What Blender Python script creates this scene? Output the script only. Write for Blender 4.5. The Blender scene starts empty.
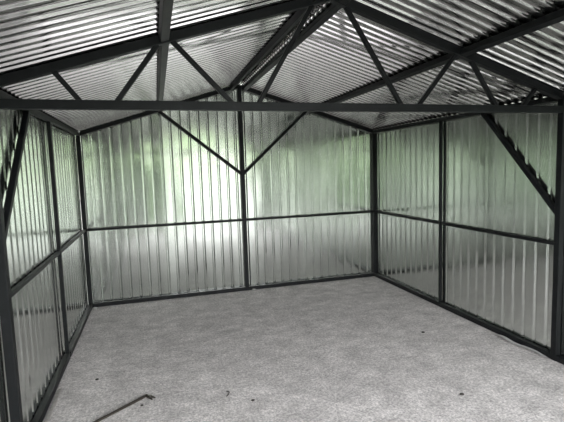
import bpy, bmesh, math, random
from mathutils import Vector, Matrix, noise
random.seed(4)
S = bpy.context.scene
COL = S.collection

# ------------------------------------------------------------------ sizes (m)
CX = 0.016                                                            # the back centre post stands a touch right of the middle
HW, D, FY = 2.0, 3.10, -3.06        # half width, back frame, front frame (the middle truss is y = 0)
YM = 1.53                           # post halfway to the back
ZE, SL = 2.165, 0.3075              # rafter centre line at the eave, slope
ZG, ZT = 0.985, 2.07                # wall rail, truss bottom chord
def zr(x): return ZE + SL*(HW-abs(x))
def zroof(x): return zr(x) + 0.0275

# ------------------------------------------------------------------ materials
def nt(name):
    m = bpy.data.materials.new(name); m.use_nodes = True
    t = m.node_tree
    return m, t, t.nodes['Principled BSDF'], t.nodes.new, t.links.new
def ramp(new, pts):
    r = new('ShaderNodeValToRGB'); e = r.color_ramp.elements
    while len(e) < len(pts): e.new(0.5)
    for k, (p, c) in enumerate(pts): e[k].position = p; e[k].color = (*c, 1)
    return r
def paint_mat(name, col, rough=0.45):
    m, t, b, new, link = nt(name)
    tc = new('ShaderNodeTexCoord'); n = new('ShaderNodeTexNoise'); n.inputs['Scale'].default_value = 18; n.inputs['Detail'].default_value = 6
    link(tc.outputs['Object'], n.inputs['Vector'])
    r = ramp(new, [(0.3, tuple(c*0.75 for c in col)), (0.62, col), (0.8, tuple(min(1, c*1.7+0.004) for c in col))])
    link(n.outputs['Fac'], r.inputs['Fac']); link(r.outputs['Color'], b.inputs['Base Color'])
    b.inputs['Roughness'].default_value = rough; b.inputs['Specular IOR Level'].default_value = 0.25
    bp = new('ShaderNodeBump'); bp.inputs['Strength'].default_value = 0.08; bp.inputs['Distance'].default_value = 0.004
    n2 = new('ShaderNodeTexNoise'); n2.inputs['Scale'].default_value = 120
    link(tc.outputs['Object'], n2.inputs['Vector']); link(n2.outputs['Fac'], bp.inputs['Height']); link(bp.outputs['Normal'], b.inputs['Normal'])
    return m
def zinc_mat(name, col, rough, streak, bump=0.10):
    m, t, b, new, link = nt(name)
    tc = new('ShaderNodeTexCoord')
    v = new('ShaderNodeTexVoronoi'); v.inputs['Scale'].default_value = 30
    link(tc.outputs['Object'], v.inputs['Vector'])
    sp = new('ShaderNodeSeparateColor'); link(v.outputs['Color'], sp.inputs['Color'])
    r = ramp(new, [(0.0, tuple(c*0.985 for c in col)), (1.0, col)])
    link(sp.outputs['Red'], r.inputs['Fac']); link(r.outputs['Color'], b.inputs['Base Color'])
    mp = new('ShaderNodeMapping'); mp.inputs['Scale'].default_value = streak
    link(tc.outputs['Object'], mp.inputs['Vector'])
    n = new('ShaderNodeTexNoise'); n.inputs['Scale'].default_value = 1; n.inputs['Detail'].default_value = 4
    link(mp.outputs['Vector'], n.inputs['Vector'])
    mr = new('ShaderNodeMapRange'); mr.inputs['From Min'].default_value = 0.3; mr.inputs['From Max'].default_value = 0.7
    mr.inputs['To Min'].default_value = rough-0.05; mr.inputs['To Max'].default_value = rough+0.07
    link(n.outputs['Fac'], mr.inputs['Value']); link(mr.outputs['Result'], b.inputs['Roughness'])
    b.inputs['Metallic'].default_value = 1.0
    bp = new('ShaderNodeBump'); bp.inputs['Strength'].default_value = bump; bp.inputs['Distance'].default_value = 0.004
    if bump: link(n.outputs['Fac'], bp.inputs['Height']); link(bp.outputs['Normal'], b.inputs['Normal'])
    return m
def concrete_mat(name, base):
    m, t, b, new, link = nt(name)
    tc = new('ShaderNodeTexCoord')
    def no(scale, detail, rough=0.6, vec=None):
        n = new('ShaderNodeTexNoise'); n.inputs['Scale'].default_value = scale; n.inputs['Detail'].default_value = detail
        n.inputs['Roughness'].default_value = rough
        link(vec or tc.outputs['Object'], n.inputs['Vector']); return n.outputs['Fac']
    mp = new('ShaderNodeMapping'); mp.inputs['Rotation'].default_value = (0, 0, 0.9); mp.inputs['Scale'].default_value = (4.5, 11, 1)
    link(tc.outputs['Object'], mp.inputs['Vector'])
    big, mid, brush, fine = no(1.1, 5), no(5, 7, 0.68), no(1, 5, 0.7, mp.outputs['Vector']), no(65, 3, 0.75)
    def mix(a, ca, c, w):
        n = new('ShaderNodeMix'); n.data_type = 'RGBA'; n.blend_type = 'MULTIPLY'
        n.inputs[0].default_value = w; link(a, n.inputs[6]); link(c, n.inputs[7]); return n.outputs[2]
    def rr(f, lo, hi, a, z):
        r = ramp(new, [(lo, (a, a, a)), (hi, (z, z, z))]); link(f, r.inputs['Fac']); return r.outputs['Color']
    c0 = ramp(new, [(0.3, tuple(x*0.86 for x in base)), (0.7, base)]); link(big, c0.inputs['Fac'])
    c = mix(c0.outputs['Color'], 0, rr(mid, 0.33, 0.64, 0.72, 1.08), 1)
    c = mix(c, 0, rr(brush, 0.38, 0.62, 0.87, 1.07), 1)
    c = mix(c, 0, rr(fine, 0.36, 0.6, 0.60, 1.14), 1)
    c = mix(c, 0, rr(no(36, 5, 0.75), 0.40, 0.58, 0.74, 1.08), 1)
    link(c, b.inputs['Base Color']); b.inputs['Roughness'].default_value = 0.9
    ad = new('ShaderNodeMath'); ad.operation = 'ADD'; link(fine, ad.inputs[0]); link(brush, ad.inputs[1])
    bp = new('ShaderNodeBump'); bp.inputs['Strength'].default_value = 0.5; bp.inputs['Distance'].default_value = 0.004
    link(ad.outputs[0], bp.inputs['Height']); link(bp.outputs['Normal'], b.inputs['Normal'])
    return m
def plain_mat(name, col, rough=0.6, metal=0.0, scale=40):
    m, t, b, new, link = nt(name)
    tc = new('ShaderNodeTexCoord'); n = new('ShaderNodeTexNoise'); n.inputs['Scale'].default_value = scale; n.inputs['Detail'].default_value = 5
    link(tc.outputs['Object'], n.inputs['Vector'])
    r = ramp(new, [(0.3, tuple(c*0.7 for c in col)), (0.7, col)])
    link(n.outputs['Fac'], r.inputs['Fac']); link(r.outputs['Color'], b.inputs['Base Color'])
    b.inputs['Roughness'].default_value = rough; b.inputs['Metallic'].default_value = metal
    return m

M_FRAME = paint_mat('charcoal_paint', (0.0065, 0.0075, 0.0085), 0.5)
M_FRAME_LIT = paint_mat('charcoal_paint_lit', (0.030, 0.030, 0.029), 0.5)  # frame paint lightened to stand for light falling on the left purlins
M_WALL = zinc_mat('galvanised_wall_sheet', (0.715, 0.745, 0.71), 0.15, (5, 5, 0.5), 0.0)
M_ROOF = zinc_mat('galvanised_roof_sheet', (0.575, 0.57, 0.565), 0.10, (0.5, 5, 5), 0.0)
M_FLOOR = concrete_mat('rough_concrete', (0.76, 0.725, 0.705))
M_GROUND = concrete_mat('mown_grass', (0.150, 0.160, 0.130))
M_IRON = plain_mat('worn_dark_iron', (0.13, 0.115, 0.10), 0.35, 0.8, 30)
M_STONE = plain_mat('pebble_stone', (0.055, 0.050, 0.046), 0.9)
M_CHIP = plain_mat('pale_cement', (0.44, 0.43, 0.41), 0.9)
M_WOOD = plain_mat('grey_lath', (0.40, 0.385, 0.36), 0.8)
M_LINER = plain_mat('pale_film', (0.62, 0.62, 0.60), 0.5)

# ------------------------------------------------------------------ helpers
def put(o, label=None, cat=None, group=None, kind=None, parent=None):
    COL.objects.link(o)
    if label: o['label'] = label
    if cat: o['category'] = cat
    if group: o['group'] = group
    if kind: o['kind'] = kind
    if parent: o.parent = parent
    return o
def mesh_obj(name, bm, mat, **kw):
    me = bpy.data.meshes.new(name); bmesh.ops.recalc_face_normals(bm, faces=bm.faces[:]) if kw.pop('fix', True) else None
    bm.to_mesh(me); bm.free(); me.materials.append(mat)
    if kw.pop('smooth', False): me.shade_smooth()
    o = bpy.data.objects.new(name, me)
    if kw.pop('weighted', False):
        md = o.modifiers.new('normals', 'WEIGHTED_NORMAL'); md.mode = 'FACE_AREA'; md.weight = 90
    org = kw.pop('origin', None)
    if org is not None:
        me.transform(Matrix.Translation(-Vector(org))); o.location = org
    return put(o, **kw)
def tube(bm, a, b, w=0.05, h=0.05, up=(0, 0, 1), bev=0.004, cuts=(None, None)):
    """square steel tube with rounded corners from a to b"""
    a, b = Vector(a), Vector(b); d = (b-a).normalized(); up = Vector(up)
    s = d.cross(up).normalized(); u = s.cross(d).normalized()
    prof = []
    for sx, sy in ((1, 1), (-1, 1), (-1, -1), (1, -1)):
        cx, cy = sx*(w/2-bev), sy*(h/2-bev)
        a0 = {(1, 1): 0, (-1, 1): 90, (-1, -1): 180, (1, -1): 270}[(sx, sy)]
        for k in (0, 45, 90):
            t = math.radians(a0+k); prof.append((cx+bev*math.cos(t), cy+bev*math.sin(t)))
    r0 = [bm.verts.new(a+s*x+u*y) for x, y in prof]; r1 = [bm.verts.new(b+s*x+u*y) for x, y in prof]
    for ring, cut in ((r0, cuts[0]), (r1, cuts[1])):                  # mitre an end flush with the face it is welded to
        if cut:
            p, nn = Vector(cut[0]), Vector(cut[1])
            for v in ring: v.co += d*((p-v.co).dot(nn)/d.dot(nn))
    n = len(prof)
    for k in range(n): bm.faces.new((r0[k], r0[(k+1) % n], r1[(k+1) % n], r1[k]))
    bm.faces.new(r0[::-1]); bm.faces.new(r1)
GROUPS = {'steel_post': 'steel posts of the garage frame', 'wall_rail': 'horizontal wall rails', 'floor_beam': 'floor beams along the walls',
          'eave_beam': 'eave beams', 'gable_rafter': 'back gable rafters', 'diagonal_brace': 'diagonal braces', 'roof_purlin': 'roof purlins'}
def beam(name, a, b, label=None, cat=None, w=0.05, h=0.05, up=(0, 0, 1), mat=None, group=None, parent=None, bev=0.004, cuts=(None, None)):
    bm = bmesh.new(); tube(bm, a, b, w, h, up, bev, cuts)
    kind = None
    if name.startswith('trim_'): kind, label, cat = 'structure', None, None      # members behind the photographer
    elif not parent:
        kind = 'thing'; group = group or GROUPS.get(name)
    org = None if parent else min((Vector(a), Vector(b)), key=lambda p: p.z)
    return mesh_obj(name, bm, mat or M_FRAME, label=label, cat=cat, group=group, parent=parent, origin=org, kind=kind)

def profile(l0, l1, pitch, flat_in, slope, flat_out, depth, start=0.0, eps=0.0018):
    """trapezoid sheet profile between l0 and l1: list of (along, offset away from the room)"""
    pts = []
    per = [(0, 0), (flat_in, 0), (flat_in+slope, depth), (flat_in+slope+flat_out, depth)]
    s = l0 + start - pitch
    corners = []
    while s < l1+pitch:
        corners += [(s+x, o) for x, o in per]; s += pitch
    for k in range(1, len(corners)-1):
        (xa, oa), (x, o), (xb, ob) = corners[k-1], corners[k], corners[k+1]
        la, lb = math.hypot(x-xa, o-oa), math.hypot(xb-x, ob-o)
        e = min(eps, la*0.3, lb*0.3)
        pts.append((x+(xa-x)*e/la, o+(oa-o)*e/la)); pts.append((x+(xb-x)*e/lb, o+(ob-o)*e/lb))
    res = [p for p in pts if l0 < p[0] < l1]
    first = next(p for p in pts if p[0] >= l0); last = [p for p in pts if p[0] <= l1][-1]
    return [(l0, first[1])] + res + [(l1, last[1])]
def sheet(bm, prof, z0, z1, place, rows, wav=0.0, seed=0):
    """place(along, t, offset) -> point; t runs z0..z1 (z1 may be a function of along)"""
    cols = []
    for al, of in prof:
        top = z1(al) if callable(z1) else z1
        c = []
        for k in range(rows+1):
            t = z0 + (top-z0)*k/rows
            w = wav*(noise.noise(Vector((al*5.5, t*1.3, seed))) + 0.5*noise.noise(Vector((al*9, t*2.6, seed+7))))
            c.append(bm.verts.new(place(al, t, of+w)))
        cols.append(c)
    for a, b in zip(cols, cols[1:]):
        for k in range(rows):
            f = bm.faces.new((a[k], b[k], b[k+1], a[k+1])); f.smooth = True

# ------------------------------------------------------------------ the setting
WX = HW + 0.0265
YB = D + 0.0265
wall_prof = dict(pitch=0.121, flat_in=0.083, slope=0.0085, flat_out=0.016, depth=0.0125)
def side_wall(name, sgn, seed, start, depth):
    bm = bmesh.new()
    pr = profile(FY, YB, start=start, **{**wall_prof, 'depth': depth, 'flat_out': 0.012})
    sheet(bm, pr, 0.004, ZE+0.0192, lambda al, t, of: (sgn*(WX+of+0.002), al, t), 14, 0.0022, seed)
    return mesh_obj(name, bm, M_WALL, kind='structure', fix=False, weighted=True)
side_wall('wall_left', -1, 3, 0.02, 0.0135)
side_wall('wall_right', 1, 11, 0.055, 0.0095)
bm = bmesh.new()
pr = profile(-WX, WX, start=0.05, **wall_prof)
pr = sorted(pr + [(0.0, 0.0)]) if not any(abs(p[0]) < 1e-4 for p in pr) else pr
def ztop_back(x): return zroof(min(abs(x), HW)) - 0.004 + (0.030 if abs(x) < 0.056 else 0.0)
EDGE = (-WX, -1.03, -0.02, 1.02, WX); LEAN = (-0.019, -0.004, 0.003, -0.008)      # four sheets, each hung a little out of true
def lean(x):
    for a, b, k in zip(EDGE, EDGE[1:], LEAN):
        if x <= b: return k*(x-a) if k > 0 else k*(x-b)
    return 0.0
sheet(bm, [(a, o) for a, o in pr], 0.004, ztop_back, lambda al, t, of: (al, YB+of+0.002+lean(al), t), 18, 0.0030, 23)
mesh_obj('wall_back', bm, M_WALL, kind='structure', fix=False, weighted=True)
OX0, OX1, OZ = -1.30, 1.55, 2.05                                       # open doorway the light comes in by
bm = bmesh.new()  # unseen panels beside the doorway, added to darken the reflection's edges
for x0, x1, z0, z1 in ((-WX, OX0, 0.0, OZ), (OX1, WX, 0.0, OZ)):
    pr = [p for p in profile(-WX, WX, start=0.03, **wall_prof)]
    ins = [p for p in pr if x0 < p[0] < x1]
    pr = [(x0, ins[0][1])] + ins + [(x1, ins[-1][1])]
    sheet(bm, pr, z0, z1 if z1 else ztop_back, lambda al, t, of: (al, FY-0.03-of, t), 4, 0.001, 31)
mesh_obj('wall_front', bm, M_WALL, kind='structure', fix=False, weighted=True)
bm = bmesh.new()                                                      # the two corrugated roof slopes
for sgn in (-1, 1):
    pr = profile(FY-0.12, YB+0.10, pitch=0.0835, flat_in=0.034, slope=0.0055, flat_out=0.0385, depth=0.0135, start=0.03 if sgn < 0 else 0.05, eps=0.0022)
    def pl(al, t, of, sgn=sgn):
        x = HW+0.09-t
        return (sgn*(x + of*0.29), al, ZE+SL*(HW-x)+0.029+of*0.957)
    sheet(bm, pr, 0.0, HW+0.09-0.055, pl, 6, 0.0005, 40+sgn)
mesh_obj('ceiling', bm, M_ROOF, kind='structure', fix=False, weighted=True)
bm = bmesh.new()                                                      # ridge cap lying over both slopes
prev = None
for k in range(0, 13):
    y = FY-0.12 + (YB+0.10-FY+0.12)*k/12
    row = [bm.verts.new((x, y, zroof(x)+0.024 + (0.006 if abs(x) > 0.1 else 0.0))) for x in (-0.17, -0.09, 0, 0.09, 0.17)]
    if prev:
        for a in range(4): bm.faces.new((prev[a], prev[a+1], row[a+1], row[a]))
    prev = row
mesh_obj('trim_1', bm, M_ROOF, kind='structure', fix=False, weighted=True)

bm = bmesh.new()
N = 40
xs = [-2.06+4.12*k/N for k in range(N+1)]; ys = [FY-0.1+(YB+0.04-FY+0.1)*k/60 for k in range(61)]
g = [[bm.verts.new((x, y, 0.0)) for x in xs] for y in ys]
for r0, r1 in zip(g, g[1:]):
    for k in range(N): bm.faces.new((r0[k], r0[k+1], r1[k+1], r1[k]))
bot = []
mesh_obj('floor', bm, M_FLOOR, kind='structure', fix=False)
bm = bmesh.new()
vs = [bm.verts.new(p) for p in ((-30, -40, -0.06), (30, -40, -0.06), (30, 30, -0.06), (-30, 30, -0.06))]
bm.faces.new(vs)
mesh_obj('ground', bm, M_GROUND, kind='structure', fix=False)

bm = bmesh.new()                                                      # leafy blocker added to darken the reflection at left, seen only in the sheet metal
NX, NZ = 90, 34
def hp(u, v):
    x = -6.5+5.9*u; t = v*2.6
    if t < 1.9: y, z = -6.2, t-0.06
    else: y, z = -6.2-(t-1.9), 1.84
    d = noise.noise(Vector((x*3, t*3, 5)))*0.10+noise.noise(Vector((x*11, t*11, 2)))*0.05
    return (x+d*0.5, y-d, z+d*0.6*min(1, t))
g = [[bm.verts.new(hp(i/NX, k/NZ)) for i in range(NX+1)] for k in range(NZ+1)]
for r0, r1 in zip(g, g[1:]):
    for k in range(NX): bm.faces.new((r0[k], r0[k+1], r1[k+1], r1[k]))
mesh_obj('reflection_blocker', bm, plain_mat('blocker_leafy_green', (0.09, 0.13, 0.065), 0.8, 0, 25), kind='structure', fix=False)

# ------------------------------------------------------------------ posts
PT = ZE - 0.0220
def post(x, y, label, top=PT, w=0.05, name='steel_post'):
    return beam(name, (x, y, 0.0), (x, y, top), label, 'post', w, w, up=(0, 1, 0), bev=0.003)
post(-HW, D, 'dark corner post where the left wall meets the back wall')
post(HW, D, 'dark corner post where the right wall meets the back wall')
post(CX, D, 'dark centre post of the back wall running up to the ridge', top=zr(0)+0.010)
post(-HW, YM, 'dark post on the left wall between the diagonal brace and the back corner', w=0.031)
post(HW, YM, 'dark post on the right wall between the diagonal brace and the back corner', w=0.031)
post(-HW+0.008, 0, 'dark post at the left end of the roof truss, at the left picture edge', w=0.052)
post(HW, 0, 'dark post at the right end of the roof truss, at the right picture edge')
post(OX0-0.03, FY, None, top=OZ, name='trim_2')
post(OX1+0.03, FY, None, top=OZ, name='trim_3')

# ------------------------------------------------------------------ rails, floor beams, eave beams
SEG = ((0.026, YM-0.0175), (YM+0.0175, D-0.0255))
for sgn, side in ((-1, 'left'), (1, 'right')):
    for (y0, y1), where in zip(SEG, ('between the truss post and the middle post', 'between the middle post and the back corner')):
        beam('wall_rail', (sgn*(HW+0.005), y0, ZG), (sgn*(HW+0.005), y1, ZG),
             f'slim dark horizontal rail on the {side} wall {where}', 'rail', 0.03, 0.03)
    spans = ((FY+0.026, -0.026), *SEG)
    for (y0, y1), where in zip(spans, ('in front of the truss', 'between the truss post and the middle post', 'between the middle post and the back corner')):
        if where.startswith('in front') and sgn < 0: continue
        beam('floor_beam', (sgn*HW, y0, 0.026), (sgn*HW, y1, 0.026),
             f'dark floor beam of the {side} wall {where}', 'beam')
    beam('eave_beam', (sgn*HW, FY, ZE+0.0005), (sgn*HW, D+0.025, ZE+0.0005),
         f'long dark eave beam along the top of the {side} wall', 'beam', 0.038, 0.044)
for sgn, side in ((-1, 'left'), (1, 'right')):
    beam('wall_rail', (sgn*(HW-0.025), D+0.005, ZG), (CX+sgn*0.025, D+0.005, ZG),
         f'slim dark horizontal rail on the back wall, {side} of the centre post', 'rail', 0.03, 0.03)
    beam('floor_beam', (sgn*(HW-0.025), D, 0.026), (CX+sgn*0.025, D, 0.026),
         f'dark floor beam at the foot of the back wall, {side} of the centre post', 'beam')
    beam('gable_rafter', (sgn*(HW-0.028), D, zr(HW-0.028)), (sgn*0.0265, D, zr(0.0265)),
         f'dark sloping rafter along the top of the back wall, {side} side of the ridge', 'rafter', cuts=(((sgn*(HW-0.026), 0, 0), (1, 0, 0)), ((CX+sgn*0.026, 0, 0), (1, 0, 0))))
    beam('trim_5' if sgn < 0 else 'trim_6', (sgn*(HW-0.028), FY, zr(HW-0.028)), (sgn*0.02, FY, zr(0.02)),
         f'dark sloping rafter over the open front, {side} side of the ridge', 'rafter', cuts=(((sgn*(HW-0.026), 0, 0), (1, 0, 0)), ((sgn*0.001, 0, 0), (1, 0, 0))))
beam('trim_4', (-HW+0.026, FY, ZE-0.03), (HW-0.026, FY, ZE-0.03))

# ------------------------------------------------------------------ diagonal braces
def brace(a, b, label, cut_a, cut_b, w=0.038, up=(0, 1, 0)):
    beam('diagonal_brace', a, b, label, 'brace', w, w, up=up, cuts=(cut_a, cut_b))
def under(sgn):                                                       # underside of a back rafter
    n = Vector((sgn*SL, 0, 1)).normalized()
    return (Vector((sgn*1.0, D, zr(1.0)))-n*0.0256, n)
EV = ((0, 0, ZE+0.0005-0.0217), (0, 0, 1))
brace((-1.02, D, zr(1.02)-0.03), (CX-0.026, D, 1.628), 'dark diagonal brace on the back wall running down to the centre post from the left', under(-1), ((CX-0.0246, 0, 0), (1, 0, 0)))
brace((0.95, D, zr(0.95)-0.03), (CX+0.026, D, 1.628), 'dark diagonal brace on the back wall running down to the centre post from the right', under(1), ((CX+0.0246, 0, 0), (1, 0, 0)))
brace((-HW+0.002, 0.84, PT-0.004), (-HW+0.002, 0.026, 1.29), 'dark diagonal brace on the left wall from the truss post up to the eave', EV, ((0, 0.0246, 0), (0, 1, 0)), up=(1, 0, 0))
brace((HW-0.002, 0.86, PT-0.004), (HW-0.002, 0.026, 1.25), 'dark diagonal brace on the right wall from the truss post up to the eave', EV, ((0, 0.0246, 0), (0, 1, 0)), up=(1, 0, 0))

# ------------------------------------------------------------------ the roof truss
truss = bpy.data.objects.new('roof_truss', None); truss.location = (0, 0, ZT)
put(truss, 'dark welded steel roof truss spanning the garage from side wall to side wall', 'truss')
TO = -Vector((0, 0, ZT))
AP = 0.02
def tz(x):                                                            # centre line of the top chords
    return zr(AP) + (zr(1.96)-zr(AP))*abs(x-AP)/(1.96-AP*(1 if x > 0 else -1))
def tpart(name, a, b, w, h=None):
    beam(name, Vector(a)+TO, Vector(b)+TO, w=w, h=h or w, up=(0, 1, 0), parent=truss)
tpart('bottom_chord', (-1.97, 0, ZT), (1.97, 0, ZT), 0.052)
tpart('top_chord', (-1.97, 0, tz(-1.97)), (AP-0.012, 0, tz(AP)), 0.052)
tpart('top_chord', (1.97, 0, tz(1.97)), (AP+0.012, 0, tz(AP)), 0.052)
for xb, xt in ((-1.525, -1.65), (-1.33, -1.085), (-0.655, -1.00), (-0.485, -0.11), (0.54, 0.13), (0.68, 0.99), (1.35, 1.12), (1.60, 1.72)):
    tpart('web', (xb, 0.0, ZT+0.02), (xt, 0.0, tz(xt)-0.02), 0.029)

# ------------------------------------------------------------------ purlins: butt-welded between the frames
def purlin(xa, ya, xb, yb, label, w=0.05, h=0.046, mat=None, name='roof_purlin'):
    s = -1 if xa < 0 else 1
    n = Vector((s*SL, 0, 1)).normalized()
    pa, pb = Vector((xa, ya, zroof(xa)-0.0015))-n*h/2, Vector((xb, yb, zroof(xb)-0.0015))-n*h/2
    beam(name, pa, pb, label, 'purlin', w, h, up=n, mat=mat or M_FRAME)
PB, TB = D-0.026, 0.027
purlin(-1.05, TB, -1.03, PB, 'dark roof purlin halfway up the left slope, between the truss and the back wall', mat=M_FRAME_LIT)
purlin(-1.06, FY+0.026, -1.055, -TB, 'dark roof purlin halfway up the left slope, on the near side of the truss', mat=M_FRAME_LIT)
purlin(1.045, TB, 1.04, PB, 'dark roof purlin halfway up the right slope, between the truss and the back wall')
purlin(1.055, FY+0.026, 1.045, -TB, 'dark roof purlin halfway up the right slope, on the near side of the truss')
purlin(-0.10, TB, -0.10, PB, 'left one of the two dark ridge purlins running from the truss to the back wall')
purlin(0.105, TB, 0.105, PB, 'right one of the two dark ridge purlins running from the truss to the back wall')
purlin(-0.10, FY+0.026, -0.10, -TB, None, name='trim_7')
purlin(0.105, FY+0.026, 0.105, -TB, None, name='trim_8')

# ------------------------------------------------------------------ crowbar on the floor
def sweep(bm, pts, rad, seg=6, flat=None):
    rings = []
    for k, p in enumerate(pts):
        p = Vector(p); q = Vector(pts[min(k+1, len(pts)-1)]); o = Vector(pts[max(k-1, 0)])
        d = (q-o).normalized(); s = d.cross(Vector((0, 0, 1))).normalized(); u = s.cross(d)
        rw, rh = rad[k] if isinstance(rad[k], tuple) else (rad[k], rad[k])
        rings.append([bm.verts.new(p + s*rw*math.cos(2*math.pi*j/seg+math.pi/seg) + u*rh*math.sin(2*math.pi*j/seg+math.pi/seg)) for j in range(seg)])
    for a, b in zip(rings, rings[1:]):
        for j in range(seg): bm.faces.new((a[j], a[(j+1) % seg], b[(j+1) % seg], b[j]))
    bm.faces.new(rings[0][::-1]); bm.faces.new(rings[-1])
bar = bpy.data.objects.new('crowbar', None); bar.location = (-1.60, 0.327, 0.0)
put(bar, 'dark iron crowbar with a bent forked claw lying on the concrete floor', 'crowbar')
BO = Vector((1.60, -0.327, 0))
A, B = Vector((-1.92, 0.08, 0.011)), Vector((-1.305, 0.545, 0.012))
bm = bmesh.new()
sweep(bm, [A+BO, A.lerp(B, .3)+BO, A.lerp(B, .7)+BO, B.lerp(A, .03)+BO, B+BO+Vector((.012, 0.004, 0.003))], [0.011]*3+[0.0115, (0.013, 0.010)], 6)
mesh_obj('shaft', bm, M_IRON, parent=bar)
T = Vector((-1.243, 0.470, 0.013))
ax = (T-B).normalized(); sd = Vector((-ax.y, ax.x, 0))
claw_root = B+BO+Vector((.008, 0.003, 0.003))
bm = bmesh.new()
sweep(bm, [claw_root, claw_root+ax*0.03, claw_root+ax*0.042], [(0.014, 0.011), (0.020, 0.011), (0.021, 0.010)], 6)
mesh_obj('claw', bm, M_IRON, parent=bar)
for s in (-1, 1):
    bm = bmesh.new()
    p0 = claw_root+ax*0.041+sd*s*0.010
    sweep(bm, [p0, p0+ax*0.02+sd*s*0.001, p0+ax*0.042+sd*s*0.004-Vector((0, 0, 0.004))], [(0.0095, 0.0095), (0.009, 0.0075), (0.005, 0.003)], 6)
    mesh_obj('prong', bm, M_IRON, parent=bar)

# ------------------------------------------------------------------ small litter on the floor
def pebble(x, y, r, label, mat=M_STONE, sq=0.6, name='pebble', cat='pebble'):
    bm = bmesh.new(); bmesh.ops.create_icosphere(bm, subdivisions=2, radius=r)
    for v in bm.verts:
        v.co *= 1+0.35*noise.noise(v.co*(1.6/r)+Vector((x*9, y*9, 0)))
        v.co.z *= sq; v.co.x *= 1.25
    zmin = min(v.co.z for v in bm.verts)
    for v in bm.verts: v.co += Vector((x, y, -zmin))
    mesh_obj(name, bm, mat, label=label, cat=cat, origin=(x, y, 0))
pebble(-1.69, 0.974, 0.011, 'dark pebble on the floor between the crowbar and the left wall')
pebble(-1.327, 0.43, 0.009, 'tiny dark pebble just below the claw of the crowbar')
pebble(-0.553, 0.224, 0.010, 'tiny dark pebble on the floor right of the bent wire')
pebble(1.331, 0.894, 0.014, 'dark pebble on the floor near the right wall, the farther one')
pebble(0.90, -0.211, 0.013, 'dark pebble on the floor at lower right, the nearer one')
bm = bmesh.new()
sweep(bm, [(-0.715, 0.42, .004), (-0.700, 0.405, .010), (-0.698, 0.385, .012), (-0.710, 0.365, .006), (-0.725, 0.352, .003)], [0.003]*5, 6)
mesh_obj('wire_offcut', bm, M_STONE, label='small curved dark wire offcut on the floor right of the crowbar', cat='wire', origin=(-0.71, 0.385, 0))
pebble(-1.935, 2.985, 0.022, 'pale cement lump at the left back corner of the floor', M_CHIP, 0.7, 'cement_lump', 'lump')
pebble(0.10, 3.045, 0.026, 'pale cement lump at the foot of the back centre post', M_CHIP, 0.45, 'cement_lump', 'lump')
beam('wood_lath', (-1.950, 0.40, 0.006), (-1.945, 0.90, 0.006), 'thin grey lath lying against the floor beam on the left', 'lath', 0.025, 0.011, mat=M_WOOD, bev=0.002)
bm = bmesh.new()                                                      # curled strip of film by the right truss post
prev = None
for k in range(15):
    t = k/14
    x, y = 1.952-0.014*math.sin(t*5), 0.60-0.55*t
    z = 0.004+0.012*abs(math.sin(t*6.5))
    row = [bm.verts.new((x+dx, y+0.01*math.sin(9*t+dx*40), z+abs(dx)*0.35*math.sin(t*9)**2)) for dx in (-0.022, 0, 0.018)]
    if prev:
        for a in range(2): bm.faces.new((prev[a], prev[a+1], row[a+1], row[a]))
    prev = row
mesh_obj('plastic_strip', bm, M_LINER, label='crumpled pale plastic strip by the foot of the right truss post', cat='plastic', smooth=True, origin=(1.95, 0.3, 0))

# ------------------------------------------------------------------ daylight: overcast sky with a belt of trees
w = bpy.data.worlds.new('World'); S.world = w; w.use_nodes = True
t = w.node_tree; new, link = t.nodes.new, t.links.new
bg = t.nodes['Background']
tc = new('ShaderNodeTexCoord'); sx = new('ShaderNodeSeparateXYZ'); link(tc.outputs['Generated'], sx.inputs['Vector'])
n = new('ShaderNodeTexNoise'); n.inputs['Scale'].default_value = 5; n.inputs['Detail'].default_value = 6
link(tc.outputs['Generated'], n.inputs['Vector'])
ma = new('ShaderNodeMath'); ma.operation = 'MULTIPLY_ADD'; ma.inputs[1].default_value = 0.16
link(n.outputs['Fac'], ma.inputs[0]); link(sx.outputs['Z'], ma.inputs[2])
r = ramp(new, [(0.0, (0.10, 0.103, 0.095)), (0.08, (0.11, 0.117, 0.10)), (0.11, (0.060, 0.078, 0.046)), (0.16, (0.082, 0.104, 0.066)), (0.21, (0.92, 0.93, 0.95)), (0.42, (0.95, 0.95, 0.98)), (0.62, (0.66, 0.67, 0.71)), (1.0, (0.66, 0.68, 0.73))])
link(ma.outputs[0], r.inputs['Fac']); link(r.outputs['Color'], bg.inputs['Color'])
bg.inputs['Strength'].default_value = 16.2
L = bpy.data.lights.new('front_opening', 'AREA'); L.shape = 'RECTANGLE'; L.size = 4.0; L.size_y = 2.85; L.cycles.is_portal = True
lo = bpy.data.objects.new('front_opening', L); lo.location = (0.0, FY-0.13, 1.40); lo.rotation_euler = (math.radians(90), 0, 0)
COL.objects.link(lo)

# ------------------------------------------------------------------ camera
yaw, pit, rol = 0.2857, -0.0985, -0.0316
fw = Vector((math.sin(yaw)*math.cos(pit), math.cos(yaw)*math.cos(pit), math.sin(pit)))
rt = Vector((math.cos(yaw), -math.sin(yaw), 0)); up = rt.cross(fw)
r2 = rt*math.cos(rol)+up*math.sin(rol); u2 = -rt*math.sin(rol)+up*math.cos(rol)
cam = bpy.data.cameras.new('Camera'); co = bpy.data.objects.new('Camera', cam); COL.objects.link(co)
R = Matrix((r2, u2, -fw)).transposed().to_4x4()
co.matrix_world = Matrix.Translation((-1.1572, -2.7355, 1.6777)) @ R
cam.sensor_width = 36; cam.lens = 434.84/564*36; cam.clip_start = 0.02
S.camera = co
S.cycles.max_bounces = 16; S.cycles.glossy_bounces = 12; S.cycles.diffuse_bounces = 6
S.cycles.sample_clamp_indirect = 6
S.view_settings.view_transform = 'Standard'
S.view_settings.exposure = 0.0
